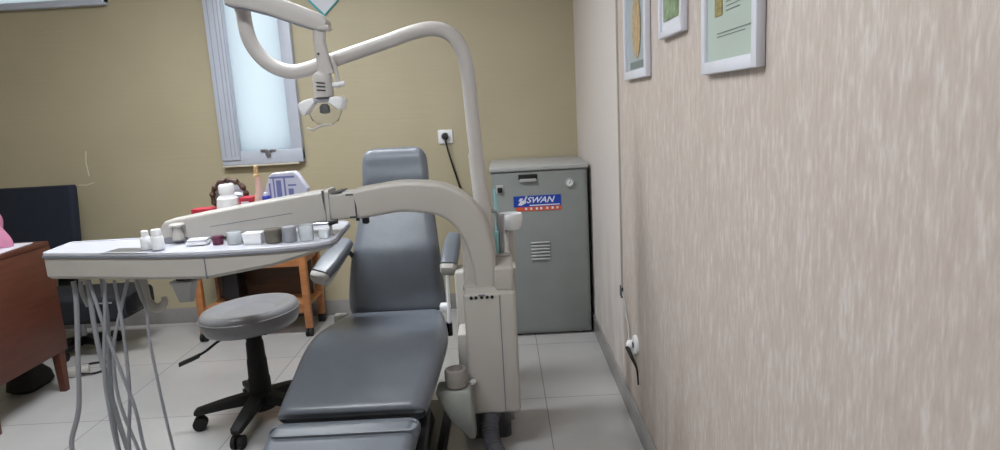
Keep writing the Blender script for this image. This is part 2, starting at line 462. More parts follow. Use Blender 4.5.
# wall socket with plug and cord on the back wall
t = thing('wall_socket', 'white socket plate with round black plug on olive back wall', 'socket', (-.363, YB, 1.178))
MB().box(-.411, -.315, YB - .012, YB, 1.133, 1.223, .004).build('socket_plate', M_whiteplast, t)
MB().lathe([(.026, 0), (.026, .012), (.03, .013), (.03, .004)], (-.363, YB - .012, 1.178), Matrix.Rotation(math.radians(90), 3, 'X')).build('socket_ring', M_whiteplast, t)
t2 = thing('power_lead', 'black power cord hanging from the plug in the back wall socket', 'power cord', (-.363, YB - .03, 1.178))
MB().lathe([(.019, 0), (.022, .006), (.022, .022), (.016, .034), (.006, .036)], (-.363, YB - .014, 1.178), Matrix.Rotation(math.radians(90), 3, 'X')).build('plug', M_dark, t2)
MB().tube([(-.363, YB - .04, 1.17), (-.352, YB - .035, 1.10), (-.325, YB - .02, .98), (-.295, YB - .014, .866), (-.25, YB - .014, .70), (-.18, YB - .014, .45), (-.10, YB - .02, .2)], 0.006, 8, 6).build('cord', M_rubber, t2)

# surface conduit, cable and small socket on the wallpapered wall
o = MB(); o.box(XR - .008, XR, 2.774, 2.786, .50, H, .002)
o.build('cable_conduit', M_cream, label='thin upright cable cover running down the beige wall', cat='conduit')
t = thing('wall_socket', 'small white socket low on the beige textured wall', 'socket', (XR, 2.49, .36))
MB().lathe([(.040, 0), (.040, .008), (.034, .014), (.0001, .014)], (XR, 2.50, .375), Matrix.Rotation(math.radians(-90), 3, 'Y'), n=24).build('socket_plate', M_whiteplast, t)
MB().lathe([(.012, 0), (.012, .003), (.0001, .003)], (XR - .0145, 2.50, .375), Matrix.Rotation(math.radians(-90), 3, 'Y'), n=16).build('socket_hole', M_dark, t)
t = thing('plug', 'white plug and cable with black lead at the low socket on the beige wall', 'plug', (XR - .02, 2.56, .36))
MB().tube([(XR - .004, 2.775, .52), (XR - .004, 2.72, .47), (XR - .008, 2.63, .40), (XR - .018, 2.57, .365)], .003, 8, 6).build('cable', M_greenlid, t)
MB().lathe([(.016, 0), (.021, .005), (.021, .022), (.010, .030)], (XR - .001, 2.56, .352), Matrix.Rotation(math.radians(-90), 3, 'Y'), n=18).build('plug_head', M_whiteplast, t)
MB().tube([(XR - .028, 2.55, .345), (XR - .022, 2.50, .325), (XR - .006, 2.48, .28), (XR - .005, 2.46, .22)], [.010, .008, .004, .003], 8, 4).build('lead', M_rubber, t)
MB().rbox((XR - .005, 2.79, .515), (.010, .035, .05), Matrix.Rotation(.2, 3, 'X'), .003).build('clip', M_darkgrey, t)

# three framed pictures on the right wall (far to near)
def picture(name, label, y0, y1, z0, z1, border, art, depth=.020):
    t = thing(name, label, 'picture frame', (XR, (y0 + y1) / 2, z0))
    f = MB(); X0, X1 = XR - depth, XR - .001
    for a in ((y0, y0 + border, z0, z1), (y1 - border, y1, z0, z1), (y0 + border - .002, y1 - border + .002, z0, z0 + border), (y0 + border - .002, y1 - border + .002, z1 - border, z1)):
        f.box(X0, X1, a[0], a[1], a[2], a[3], .003)
    f.build('frame', M_frame, t)
    MB().box(XR - .012, XR - .006, y0 + border - .004, y1 - border + .004, z0 + border - .004, z1 - border + .004).build('print', art, t)
    return t
p1 = picture('picture_frame', 'white frame farthest along the beige wall, grey-blue print with ochre figure', 2.183, 2.555, 1.423, 1.86, .030, M_certB)
MB().lathe([(.05, 0), (.052, .002), (.0001, .002)], (XR - .0125, 2.345, 1.60), Matrix.Rotation(math.radians(-90), 3, 'Y'), sx=2.1, sy=1.3).build('figure', M_ochre, p1)
MB().box(XR - .0135, XR - .0125, 2.215, 2.46, 1.458, 1.482).build('caption_band', M_ink, p1)
p2 = picture('picture_frame', 'white frame with wide white mat and green picture, middle of the three', 1.761, 2.008, 1.521, 1.86, .020, M_paper_w)
MB().box(XR - .0145, XR - .012, 1.797, 1.965, 1.566, 1.82).build('green_print', M_green, p2)
p3 = picture('picture_frame', 'large white frame with pale green certificate, nearest the camera', 1.254, 1.592, 1.398, 1.86, .027, M_certA)
ink = MB()
for (y0, y1, z, dz) in ((1.287, 1.495, 1.482, .0014), (1.33, 1.495, 1.475, .001), (1.36, 1.44, 1.525, .001), (1.33, 1.44, 1.534, .001), (1.35, 1.44, 1.543, .001)):
    ink.box(XR - .0135, XR - .012, y0, y1, z, z + dz)
ink.build('printed_lines', M_ink, p3)
MB().box(XR - .0142, XR - .012, 1.462, 1.508, 1.520, 1.585).build('gold_seal', M_brass, p3)

# ================================================================= COMPRESSOR CABINET
t = thing('compressor_cabinet', 'grey-green metal compressor cabinet standing in the corner by the beige wall', 'cabinet', (.205, 4.0, 0))
MB().box(-.07, .481, 3.70, 4.29, .012, .985, .006).build('body', M_greenbox, t)
MB().box(-.075, .486, 3.685, 4.295, .985, 1.010, .006).build('lid', M_greenlid, t)
MB().box(-.052, .470, 3.688, 3.702, .03, .975, .005).build('front_panel', M_greenbox, t)
for x, y in ((-.03, 3.75), (.44, 3.75), (-.03, 4.24), (.44, 4.24)): MB().lathe([(.022, 0), (.02, .014)], (x, y, 0), n=16).build('foot', M_rubber, t)
v = MB()
for i in range(6):
    z = .468 + i * .0195
    v.rbox((.197, 3.684, z), (.108, .010, .009), Matrix.Rotation(.5, 3, 'X'), .002)
v.build('vent_louvers', M_greenlid, t)
hd = MB().box(.088, .196, 3.684, 3.690, .935, .965, .002); hd = hd.build('recessed_handle', M_dark, t)
MB().box(.094, .190, 3.674, 3.686, .922, .940, .004).build('handle_lip', M_greenlid, t)
sw = MB().box(-.043, .002, 3.684, 3.690, .862, .912, .003).build('switch_plate', M_greenlid, t)
MB().box(-.034, -.006, 3.676, 3.686, .868, .898, .003).build('switch', M_dark, sw)
Rf = Matrix.Rotation(math.radians(90), 3, 'X')
gg = MB().lathe([(.026, 0), (.026, .010), (.021, .013), (.021, .009), (.0001, .009)], (.378, 3.688, .905), Rf, 28).build('pressure_gauge', M_greenlid, t)
MB().lathe([(.018, 0), (.018, .001), (.0001, .001)], (.378, 3.678, .905), Rf, 24).build('dial', M_whiteplast, gg)
MB().rbox((.380, 3.6755, .909), (.003, .001, .020), Matrix.Rotation(.5, 3, 'Y')).build('needle', M_dark, gg)
st = MB().box(.054, .326, 3.6855, 3.6885, .778, .842).build('sticker', M_stblue, t)
MB().box(.066, .326, 3.6855, 3.6885, .754, .778).build('sticker_band', M_storange, st)
text_mesh('SWAN', .047, Matrix.Translation((.205, 3.6850, .815)) @ FACE_FRONT, M_stwhite, 'lettering', st, sx=1.12, shear=.35)
bd = MB()
def flat(pts, y=3.6845, d=.0012):
    bd.loft([[Vector((x, y, z)) for x, z in pts], [Vector((x, y + d, z)) for x, z in pts]])
flat([(.078, .790), (.098, .788), (.124, .800), (.128, .812), (.112, .818), (.094, .812)])
flat([(.112, .812), (.124, .810), (.130, .832), (.121, .834)])
flat([(.121, .826), (.130, .826), (.136, .838), (.124, .840)])
flat([(.082, .812), (.098, .812), (.112, .828), (.092, .830)])
bd.build('swan_emblem', M_stwhite, st)
dots = MB(); dots.box(.145, .318, 3.6848, 3.686, .783, .789)
dots.build('white_line_of_print', M_stwhite, st)
for i, x in enumerate((.118, .148, .180, .205, .240, .270, .298)):
    MB().box(x, x + .012, 3.6848, 3.686, .760, .773).build('print_mark', M_stwhite, st)

# ================================================================= DESK, LEFT
t = thing('desk', 'red-brown wooden desk at the left edge of the room', 'desk', (-3.0, 3.0, 0))
MB().box(-3.75, -2.348, 2.71, 3.275, .775, .800, .004).build('desktop', M_deskwood, t)
MB().box(-2.375, -2.350, 2.73, 3.28, .215, .775, .003).build('side_panel', M_deskwood, t)
MB().box(-3.72, -2.375, 3.25, 3.275, .3, .775, .003).build('back_panel', M_deskwood, t)
MB().box(-3.0, -2.375, 2.735, 2.755, .45, .775, .003).build('drawer_front', M_deskwood, t)
for (x, y) in ((-2.375, 2.755), (-2.375, 3.235), (-3.70, 2.755), (-3.70, 3.235)):
    MB().loft([rring((x, y, 0), (1, 0, 0), (0, 1, 0), .017, .017, .004), rring((x, y, .30), (1, 0, 0), (0, 1, 0), .024, .026, .004), rring((x, y, .775), (1, 0, 0), (0, 1, 0), .024, .026, .004)]).build('leg', M_deskwood, t)
p = MB().rbox((-2.56, 3.08, .8022), (.36, .26, .004), Matrix.Rotation(.1, 3, 'Z'))
p.build('paper_sheets', M_paper_w, label='white papers lying on the corner of the brown desk', cat='paper')
# pink cloth bundle lying on the papers
cl = MB()
rings = []
for i in range(15):
    f = i / 14; z = .806 + .235 * f
    R = .118 * (1 - f ** 4) ** .5 + .006 if f < 1 else .006
    ring = []
    for j in range(36):
        a = 2 * math.pi * j / 36
        w = 1 + .10 * math.sin(5 * a + 4 * f) + .06 * math.sin(9 * a - 3 * f) + .05 * math.sin(2 * a + 9 * f)
        ring.append(Vector((-2.57 + R * w * math.cos(a) * 1.05 - .04 * f, 3.10 + R * w * math.sin(a), z)))
    rings.append(ring)
cl.loft(rings)
cl.build('cloth_bundle', M_pink, label='pink cloth bundle on the desk at the left edge', cat='cloth', smooth=80)
# black bag and adapter under the desk
bg_ = thing('bag', 'black bag lying on the floor under the brown desk', 'bag', (-2.60, 3.30, 0))
MB().loft([rring((-2.60, 3.30, z), (1, 0, 0), (0, 1, 0), a, bb, .04) for z, a, bb in ((0.001, .06, .09), (.02, .075, .11), (.07, .07, .10), (.11, .05, .07), (.125, .02, .03))]).build('bag_body', M_rubber, bg_)
MB().tube([(-2.60, 3.24, .10), (-2.59, 3.24, .14), (-2.58, 3.30, .155), (-2.59, 3.36, .13), (-2.60, 3.36, .10)], .008, 8, 4).build('strap', M_rubber, bg_)
t = thing('power_adapter', 'pale power adapter with tangled cable behind the desk leg', 'adapter', (-2.44, 3.44, 0))
MB().rbox((-2.44, 3.44, .024), (.12, .07, .045), Matrix.Rotation(.5, 3, 'Z'), .008).build('adapter_body', M_cream, t)
MB().tube([(-2.40, 3.41, .02), (-2.34, 3.44, .008), (-2.30, 3.52, .008), (-2.34, 3.60, .008), (-2.44, 3.60, .008), (-2.52, 3.54, .008)], .006, 8, 8).build('cable', M_rubber, t)

# ================================================================= OFFICE CHAIR WITH NAVY BACK
def star(name, cx, cy, z0, z1, R, ang, m, parent, wr=.026, w0=.024, w1=.017):
    for k in range(5):
        a = ang + k * 2 * math.pi / 5; d = Vector((math.cos(a), math.sin(a), 0)); n = Vector((-d.y, d.x, 0))
        lg = MB(); c0 = Vector((cx, cy, 0))
        lg.loft([rring(c0 + d * r + Vector((0, 0, z)), n, (0, 0, 1), w, h, .008) for r, z, w, h in ((.015, z1, w0, .026), (R * .55, (z1 * .6 + z0 * .4), (w0 + w1) / 2, .020), (R, z0, w1, .014), (R + .012, z0 - .004, w1 * .7, .008))])
        leg = lg.build(name, m, parent)
        cs = MB(); q = c0 + d * (R - .008)
        for sg in (-1, 1):
            cs.cyl(q + n * sg * .006 + Vector((0, 0, wr)), q + n * sg * .024 + Vector((0, 0, wr)), wr, 18)
        cs.cyl(q + Vector((0, 0, wr)), q + Vector((0, 0, z0)), .008, 10)
        cs.build('caster', M_rubber, leg)
t = thing('office_chair', 'wide navy backed swivel chair with black seat behind the brown desk', 'office chair', (-2.64, 3.86, 0))
br = [rring((-2.93, 4.06 + dy, z), (1, 0, 0), (0, 1, 0), a, .035, .03) for z, a, dy in ((.43, .27, -.02), (.45, .295, -.02), (.70, .310, 0), (.90, .318, .015), (.995, .32, .02), (1.012, .312, .02))]
MB().loft([[p + Vector((-.085, 0, 0)) for p in r] for r in br]).build('backrest', M_navy, t)
MB().loft([rring((x, 3.84, .305), (0, 1, 0), (0, 0, 1), a, h, .03) for x, a, h in ((-2.92, .14, .05), (-2.89, .18, .080), (-2.31, .18, .080), (-2.26, .16, .060))]).build('seat', M_blackfab, t)
MB().box(-2.80, -2.40, 3.72, 3.97, .207, .226, .006).build('seat_pan', M_dark, t)
MB().loft([rring((-2.83, y, z), (1, 0, 0), (0, 1, 0), .06, .012, .008) for y, z in ((4.045, .23), (4.05, .36), (4.085, .50), (4.098, .62))]).build('back_bracket', M_rubber, t)
MB().box(-2.86, -2.70, 3.90, 4.055, .212, .235, .004).build('bracket_bar', M_rubber, t)
MB().loft([rring(c, (0, 1, 0), (0, 0, 1), a, h, .012) for c, a, h in (((-2.265, 3.72, .30), .03, .03), ((-2.20, 3.72, .34), .035, .06), ((-2.165, 3.72, .37), .03, .045), ((-2.15, 3.72, .39), .02, .02))]).build('arm_bracket', M_dark, t)
MB().box(-2.46, -2.32, 3.652, 3.6605, .345, .352, .001).build('label_strip', M_hose, t)
MB().cyl((-2.66, 3.86, .05), (-2.66, 3.86, .21), .026).build('gas_post', M_steel, t)
star('base_leg', -2.66, 3.86, .055, .07, .20, .9, M_dark, t)

# ================================================================= WOODEN TROLLEY
t = thing('trolley', 'orange wooden trolley on black casters against the olive wall', 'trolley', (-1.59, 4.05, 0))
for x in (-1.925, -1.262):
    for y in (3.91, 4.20):
        lg = MB().box(x - .021, x + .021, y - .021, y + .021, .052, .555, .004).build('leg', M_orange, t)
        cs = MB()
        for s in (-1, 1): cs.cyl((x + s * .004, y - .012, .026), (x + s * .020, y - .012, .026), .026, 18)
        cs.cyl((x, y, .026), (x, y, .06), .008, 10)
        cs.build('caster', M_rubber, lg)
MB().box(-1.95, -1.235, 3.885, 4.225, .525, .545, .004).build('top_shelf', M_orange, t)
for y in (3.895, 4.19): MB().box(-1.904, -1.283, y, y + .022, .452, .525, .003).build('rail', M_orange, t)
for x in (-1.935, -1.27): MB().box(x, x + .018, 3.931, 4.179, .462, .525, .003).build('rail', M_orange, t)
MB().box(-1.904, -1.243, 3.90, 4.21, .195, .215, .003).build('lower_shelf', M_orange, t)
MB().box(-1.90, -1.28, 4.12, 4.135, .215, .525, .002).build('back_panel', M_brownpanel, t)
MB().box(-1.925, -1.262, 3.905, 3.925, .150, .200, .003).build('lower_rail', M_orange, t)
t = thing('floor_case', 'slim black case standing upright on the trolley lower shelf', 'case', (-1.75, 4.0, .215))
MB().box(-1.80, -1.70, 3.96, 4.08, .2155, .45, .01).build('case_body', M_dark, t)
MB().tube([(-1.78, 4.02, .448), (-1.775, 4.02, .47), (-1.725, 4.02, .47), (-1.72, 4.02, .448)], .006, 8, 3).build('handle', M_dark, t)

# ================================================================= STOOL
cx, cy = -1.155, 2.785
t = thing('dental_stool', 'round grey padded stool on a black five-legged swivel base', 'stool', (cx, cy, 0))
Rt = Matrix.Rotation(math.radians(-3), 3, 'Y')
MB().lathe([(.0001, 0), (.16, 0), (.195, .006), (.208, .03), (.214, .060), (.212, .080), (.200, .094), (.180, .098), (.150, .091), (.11, .074), (.05, .064), (.0001, .062)], (cx, cy, .445), Rt, 56).build('seat', M_stool, t, smooth=60)
MB().lathe([(.211, .062), (.2165, .066), (.2165, .070), (.211, .074)], (cx, cy, .445), Rt, 56).build('piping', M_stool, t)
MB().box(cx - .09, cx + .09, cy - .08, cy + .08, .425, .447, .006).build('seat_plate', M_dark, t)
MB().lathe([(.060, .06), (.056, .11), (.050, .125), (.048, .20), (.045, .21), (.043, .29), (.040, .30), (.038, .37), (.034, .38), (.034, .43)], (cx, cy, 0), n=28).build('gas_post', M_rubber, t)
MB().tube([(cx - .06, cy - .02, .43), (cx - .13, cy - .05, .405), (cx - .19, cy - .07, .365), (cx - .23, cy - .08, .345)], .006, 8, 4).build('lever', M_dark, t)
MB().loft([rring(c, (.3, .95, 0), (.1, 0, 1), a, .011, .006) for c, a in (((cx - .22, cy - .08, .348), .010), ((cx - .235, cy - .083, .342), .024), ((cx - .285, cy - .095, .325), .024), ((cx - .293, cy - .097, .322), .008))]).build('lever_paddle', M_darkgrey, t)
star('base_leg', cx, cy, .085, .115, .275, math.radians(-92), M_rubber, t, wr=.030, w0=.033, w1=.025)

# ================================================================= DENTAL CHAIR
t = thing('dental_chair', 'reclining grey-blue vinyl dental chair with headrest and armrests', 'dental chair', (-.53, 2.35, 0))
def cushion(stations, m, name, parent, thick, rc=.05, label=None):
    """stations: (x centre, y, z of the top surface, half width, thickness scale)"""
    P = [Vector((s[0], s[1], s[2])) for s in stations]
    rings = []
    for i, s in enumerate(stations):
        tdir = (P[min(i + 1, len(P) - 1)] - P[max(i - 1, 0)]); tdir.x = 0; tdir.normalize()
        nrm = Vector((0, -tdir.z, tdir.y));
        if nrm.z < 0 or (abs(nrm.z) < .3 and nrm.y > 0): nrm = -nrm
        h = thick / 2 * s[4]
        rings.append(rring(P[i] - nrm * (thick / 2), (1, 0, 0), nrm, s[3], h, min(rc, h * .95), 7))
    return MB().loft(rings).build(name, m, parent, smooth=50, label=label)
def dense(st, k):
    V = [Vector(s[:4] + (0,)) if False else s for s in st]; out = []
    n = len(st)
    for i in range(n - 1):
        p0, p1, p2, p3 = st[max(i - 1, 0)], st[i], st[i + 1], st[min(i + 2, n - 1)]
        for j in range(k):
            q = j / k
            out.append(tuple(0.5 * (2 * b + (c - a) * q + (2 * a - 5 * b + 4 * c - d) * q * q + (3 * b - a - 3 * c + d) * q ** 3) for a, b, c, d in zip(p0, p1, p2, p3)))
    out.append(st[-1]); return out
seat_st = [(-.505, 2.768, .484, .208, .35), (-.505, 2.755, .498, .214, .8), (-.505, 2.67, .512, .226, 1), (-.508, 2.54, .520, .250, 1), (-.514, 2.42, .524, .266, 1), (-.520, 2.30, .508, .268, 1), (-.530, 2.18, .468, .262, 1), (-.545, 2.07, .424, .255, 1), (-.553, 2.015, .396, .250, .9), (-.555, 2.00, .372, .246, .5)]
cushion(dense(seat_st, 5), M_vinyl, 'seat', t, .115, .055)
leg_st = [(-.556, 1.995, .366, .238, .4), (-.558, 1.985, .372, .243, .85), (-.570, 1.92, .340, .243, 1), (-.60, 1.74, .235, .238, 1), (-.625, 1.60, .155, .225, 1), (-.63, 1.58, .140, .21, .5)]
cushion(dense(leg_st, 5), M_vinyl, 'leg_rest', t, .095, .035)
# backrest, leaning away
def back_pad(st, name, thick, rc, m=M_vinyl, concave=0.0):
    rings = []
    for i, (xc, y, z, hw, ts) in enumerate(st):
        a = st[max(i - 1, 0)]; b2 = st[min(i + 1, len(st) - 1)]
        tdir = Vector((0, b2[1] - a[1], b2[2] - a[2])).normalized(); nrm = Vector((0, -tdir.z, tdir.y))
        h = thick / 2 * ts
        rg = rring(Vector((xc, y, z)) - nrm * (thick / 2), (1, 0, 0), nrm, hw, h, min(rc, h * .95), 7)
        if concave:
            rg = [p + nrm * concave * ((p.x - xc) / hw) ** 2 for p in rg]
        rings.append(rg)
    return MB().loft(rings).build(name, m, t, smooth=50)
back_pad(dense([(-.503, 2.775, .462, .200, .35), (-.503, 2.765, .480, .212, .85), (-.502, 2.772, .55, .216, 1), (-.500, 2.80, .70, .203, 1), (-.495, 2.85, .83, .185, 1), (-.490, 2.90, .95, .165, 1), (-.488, 2.925, 1.01, .155, .9), (-.488, 2.93, 1.028, .145, .4)], 5), 'backrest', .105, .05)
back_pad(dense([(-.488, 2.925, .985, .150, .4), (-.488, 2.925, 1.00, .158, .85), (-.487, 2.93, 1.05, .152, 1), (-.488, 2.945, 1.11, .150, 1), (-.489, 2.955, 1.160, .143, .95), (-.489, 2.962, 1.187, .125, .7), (-.489, 2.965, 1.198, .095, .3)], 5), 'headrest', .085, .042, concave=.02)
MB().box(-.53, -.44, 3.03, 3.045, .85, 1.12, .005).build('headrest_bar', M_steel, t)
MB().loft([rring(c, (1, 0, 0), (0, 1, 0), a, .012, .01) for c, a in (((-.50, 2.90, .48), .17), ((-.495, 2.97, .80), .15), ((-.49, 3.035, .98), .10))]).build('back_shell', M_cream, t)
# armrests: pad, white end cap, support
def armrest(p0, p1, w, side):
    P0, P1 = Vector(p0), Vector(p1); d = (P1 - P0).normalized(); u = Vector((1, 0, 0)); u = (u - d * u.dot(d)).normalized(); v = d.cross(u)
    if v.z < 0: v = -v
    L = (P1 - P0).length
    g = MB().loft([rring(P0 + d * s * L, u, v, w * a, .024 * b2, .018, 5) for s, a, b2 in ((.0, .7, .6), (.03, .95, .95), (.3, 1.05, 1), (.7, 1.0, 1), (.95, .8, .9), (1.0, .5, .5))]).build('armrest', M_vinyl, t)
    MB().loft([rring(P0 + d * s * L - v * .026, u, v, w * a, .012 * b2, .011, 5) for s, a, b2 in ((-.10, .5, .6), (-.07, .85, 1.1), (.0, 1.05, 1), (.6, .8, .9), (.95, .5, .5))]).build('arm_shell', M_cream, g)
    MB().loft([rring(P0 + d * s * L - v * .004, u, v, w * a, .022 * b2, .016, 5) for s, a, b2 in ((-.13, .45, .5), (-.10, .8, .9), (.01, 1.0, 1.0))]).build('end_cap', M_cream, g, label='off-white end cap')
    return g
ar = armrest((-.250, 2.665, .700), (-.230, 2.83, .806), .036, 1)
MB().tube([(-.256, 2.665, .665), (-.262, 2.66, .43)], .0075, 12).build('support_rod', M_whiteplast, ar)
MB().cyl((-.262, 2.66, .40), (-.262, 2.66, .455), .013).build('rod_socket', M_dark, ar)
MB().tube([(-.235, 2.80, .762), (-.26, 2.84, .72), (-.30, 2.86, .68)], .010, 10, 3).build('pivot_arm', M_darkgrey, ar)
MB().box(-.30, -.255, 2.675, 2.72, .502, .530, .006).build('pivot_block', M_whiteplast, ar)
al = armrest((-.790, 2.655, .695), (-.705, 2.83, .805), .045, -1)
MB().box(-.765, -.71, 2.70, 2.745, .46, .50, .006).build('pivot_block', M_cream, al)
MB().tube([(-.71, 2.80, .77), (-.69, 2.84, .73), (-.68, 2.86, .68)], .010, 10, 3).build('pivot_arm', M_darkgrey, al)
# underneath
MB().loft([rring((-.51, y, z), (1, 0, 0), (0, 0, 1), a, h, .02) for y, z, a, h in ((2.10, .31, .19, .045), (2.30, .345, .21, .045), (2.74, .355, .20, .035))]).build('seat_frame', M_darkgrey, t)
MB().loft([rring((-.50, 2.40, z), (1, 0, 0), (0, 1, 0), a, bb, .04) for z, a, bb in ((.06, .16, .20), (.18, .13, .17), (.32, .13, .17))]).build('lift_cover', M_dark, t)
MB().loft([rring((-.50, 2.42, z), (1, 0, 0), (0, 1, 0), a, bb, .05) for z, a, bb in ((0, .215, .36), (.045, .210, .35), (.065, .19, .33))]).build('floor_base', M_dark, t)
MB().loft([rring((-.40 , y, z), (1, 0, 0), (0, 0, 1), .10, .02, .01) for y, z in ((2.15, .30), (1.98, .24), (1.80, .15))]).build('leg_rest_bar', M_dark, t)

# ================================================================= DELIVERY UNIT
t = thing('dental_delivery_unit', 'off-white dental unit with side cabinet, arched arm and instrument tray', 'dental unit', (-.08, 2.5, 0))
cab = MB(); cab.box(-.172, .024, 2.34, 2.60, .186, .672, .014, 3)
cab = cab.build('unit_cabinet', M_cream, t)
MB().loft([rring((xc, 2.47, z), (1, 0, 0), (0, 1, 0), a, bb, .015) for xc, z, a, bb in ((-.075, .668, .094, .125), (-.078, .690, .088, .118))]).build('cabinet_top', M_cream, cab)
MB().box(-.052, .020, 2.345, 2.58, .672, .765, .012, 3).build('raised_block', M_cream, cab)
MB().box(-.0375, -.0345, 2.3385, 2.3415, .19, .66).build('door_seam', M_trim, cab)
for i, x in enumerate((-.142, -.124, -.103, -.082, -.064)):
    MB().lathe([(.0062, 0), (.0062, .004), (.004, .006), (.0001, .006)], (x, 2.341, .655), Rf, 14).build('button', M_dark, cab)
MB().box(-.115, -.09, 2.3385, 2.341, .660, .666).build('button_label', M_trim, cab)
MB().box(-.222, .0, 2.60, 2.74, .02, .690, .012).build('rear_housing', M_cream, t)
MB().box(-.215, -.175, 2.46, 2.60, .235, .47, .008).build('side_duct', M_cream, t)
MB().lathe([(.036, .06), (.034, .186)], (-.10, 2.54, 0), n=24).build('neck', M_dark, t)
MB().loft([rring((-.11, 2.60, z), (1, 0, 0), (0, 1, 0), a, bb, .03) for z, a, bb in ((0, .09, .10), (.05, .09, .10), (.10, .06, .08))]).build('floor_foot', M_darkgrey, t)
# corrugated hose leaving below the cabinet
cp = spline([Vector(p) for p in ((-.075, 2.42, .20), (-.10, 2.33, .15), (-.085, 2.26, .09), (-.03, 2.14, .045), (.0, 2.0, .035), (-.01, 1.85, .034), (-.06, 1.7, .034))], 16)
MB().tube(cp, [.030 + (.004 if i % 2 else 0) for i in range(len(cp))], 16).build('corrugated_hose', M_corr, t)
# suction bracket beside the cabinet: tapering casting with grey cup
MB().loft([rring(c, (1, 0, 0), (.0, 1, 0), a, bb, .012) for c, a, bb in (((-.168, 2.29, .125), .014, .020), ((-.172, 2.29, .145), .022, .028), ((-.196, 2.285, .22), .042, .062), ((-.218, 2.28, .305), .060, .062), ((-.224, 2.28, .330), .064, .05), ((-.224, 2.28, .336), .060, .046))]).build('foot_bracket', M_footgrey, t)
hk = MB().lathe([(.034, 0), (.042, .008), (.042, .060), (.038, .070), (.030, .072), (.028, .05), (.0001, .05)], (-.213, 2.275, .336), n=28).build('suction_cup', M_cup, t)
MB().tube([(-.165, 2.30, .335), (-.15, 2.325, .33)], .010, 10).build('white_clip', M_whiteplast, hk)
K = 2.42 / 2.36
def q(x, z, y=2.42): return Vector((x * K, y, 1.35 - (1.35 - z) * K))
# column post
MB().loft([rring((xc * K, 2.455, 1.35 - (1.35 - z) * K), (1, 0, 0), (0, 1, 0), a, .062, .014) for xc, z, a in ((-.106, .672, .061), (-.106, .70, .061), (-.108, .88, .060), (-.125, .945, .045), (-.145, .968, .020))]).build('column', M_cream, t)
MB().loft([rring((-.108, 2.455, .668 + d), (1, 0, 0), (0, 1, 0), .066, .068, .014) for d in (0, .010)]).build('column_gasket', M_trim, t)
# arched front arm
st = [(-.530, 1.032, .053), (-.50, 1.037, .054), (-.45, 1.043, .054), (-.38, 1.051, .054), (-.31, 1.047, .055), (-.245, 1.037, .056), (-.190, 1.013, .056), (-.142, .968, .055), (-.110, .905, .050), (-.092, .835, .045), (-.084, .765, .041), (-.082, .695, .037)]
dn = dense([(a, b2, c, 0, 0) for a, b2, c in st], 4)
rings = []
for i, s in enumerate(dn):
    a = dn[max(i - 1, 0)]; b2 = dn[min(i + 1, len(dn) - 1)]
    d = Vector((b2[0] - a[0], 0, b2[1] - a[1])).normalized(); nrm = Vector((-d.z, 0, d.x))
    rings.append(rring(q(s[0], s[1]), nrm, (0, 1, 0), s[2] * K, .058, .016, 4))
arch = MB().loft(rings).build('arched_arm', M_cream, t, smooth=45)
kn = MB(); kn.lathe([(.010, 0), (.014, .004), (.014, .018), (.010, .022)], (-.525, 2.42, .945), n=16); kn.cyl((-.525, 2.42, .96), (-.525, 2.42, .975), .006)
kn.build('lock_knob', M_dark, arch)
kn = MB(); kn.lathe([(.007, 0), (.007, .014)], (-.555, 2.42, .957), n=12); kn.build('lock_screw', M_dark, arch)
# joint between the arms
jt = MB(); u = Vector((.985, 0, -.02)).normalized()
def para(x0, x1, zt, zb, y0, y1, tl=.02):
    return [[Vector((x0 - tl * .5, y, zb)), Vector((x1 - tl * .5, y, zb - .004)), Vector((x1 + tl * .5, y, zt + .006)), Vector((x0 + tl * .5, y, zt))] for y in (y0, y1)]
jt.loft([rring((x, 2.42, zc), (0, 1, 0), (0, 0, 1), .052, .050, .010, 4) for x, zc in ((-.645, 1.020), (-.540, 1.024))]); joint = jt.build('elbow_joint', M_cream, t)
g1 = MB(); g1.box(-.5495, -.5435, 2.3665, 2.4735, .982, 1.062, .001); g1.box(-.580, -.5435, 2.3665, 2.4735, 1.060, 1.066, .001); g1.box(-.572, -.5435, 2.3665, 2.4735, .976, .983, .001)
g1.build('joint_bracket', M_darkgrey, joint)
MB().rbox((-.615, 2.42, 1.0725), (.040, .106, .004), Matrix.Rotation(-.14, 3, 'Y'), .001).build('joint_gap', M_darkgrey, joint)
MB().loft([rring((x, 2.42, 1.024), (0, 1, 0), (0, 0, 1), a, h, .012, 4) for x, a, h in ((-.657, .058, .062), (-.643, .058, .060), (-.640, .052, .054))]).build('joint_collar', M_cream, joint)
MB().loft([rring((x, 2.42, 1.024), (0, 1, 0), (0, 0, 1), .0585, .0625, .012, 4) for x in (-.6585, -.6555)]).build('joint_band', M_trim, joint)
# long sloping arm
rings = []
A, B = q(-1.226, .968), q(-.646, 1.032)
d = (B - A).normalized(); nrm = Vector((-d.z, 0, d.x)); L = (B - A).length
for s, h in ((0, .038), (.004, .041), (.2, .046), (.5, .051), (.8, .055), (1.0, .056)):
    rings.append(rring(A + d * s * L, nrm, (0, 1, 0), h * K, .055, .012, 4))
arm = MB().loft(rings).build('sloping_arm', M_cream, t)
MB().loft([rring(A + d * s * L + nrm * (-.004), nrm, (0, 1, 0), .0012, .0562, .001, 2) for s in (.28, .80)]).build('cover_seam', M_trim, arm)
MB().loft([[Vector((x * K, y, 1.35 - (1.35 - z) * K)) for x, z in ((-1.282, .944), (-1.236, 1.004), (-1.19, 1.008), (-1.14, .925), (-1.20, .905), (-1.262, .891))] for y in (2.38, 2.46)]).build('arm_end_bracket', M_cream, arm, bevel=.004)
MB().lathe([(.040, .882), (.040, .930), (.034, .936)], (-1.225, 2.42, 0), n=24).build('pivot', M_trim, arm)
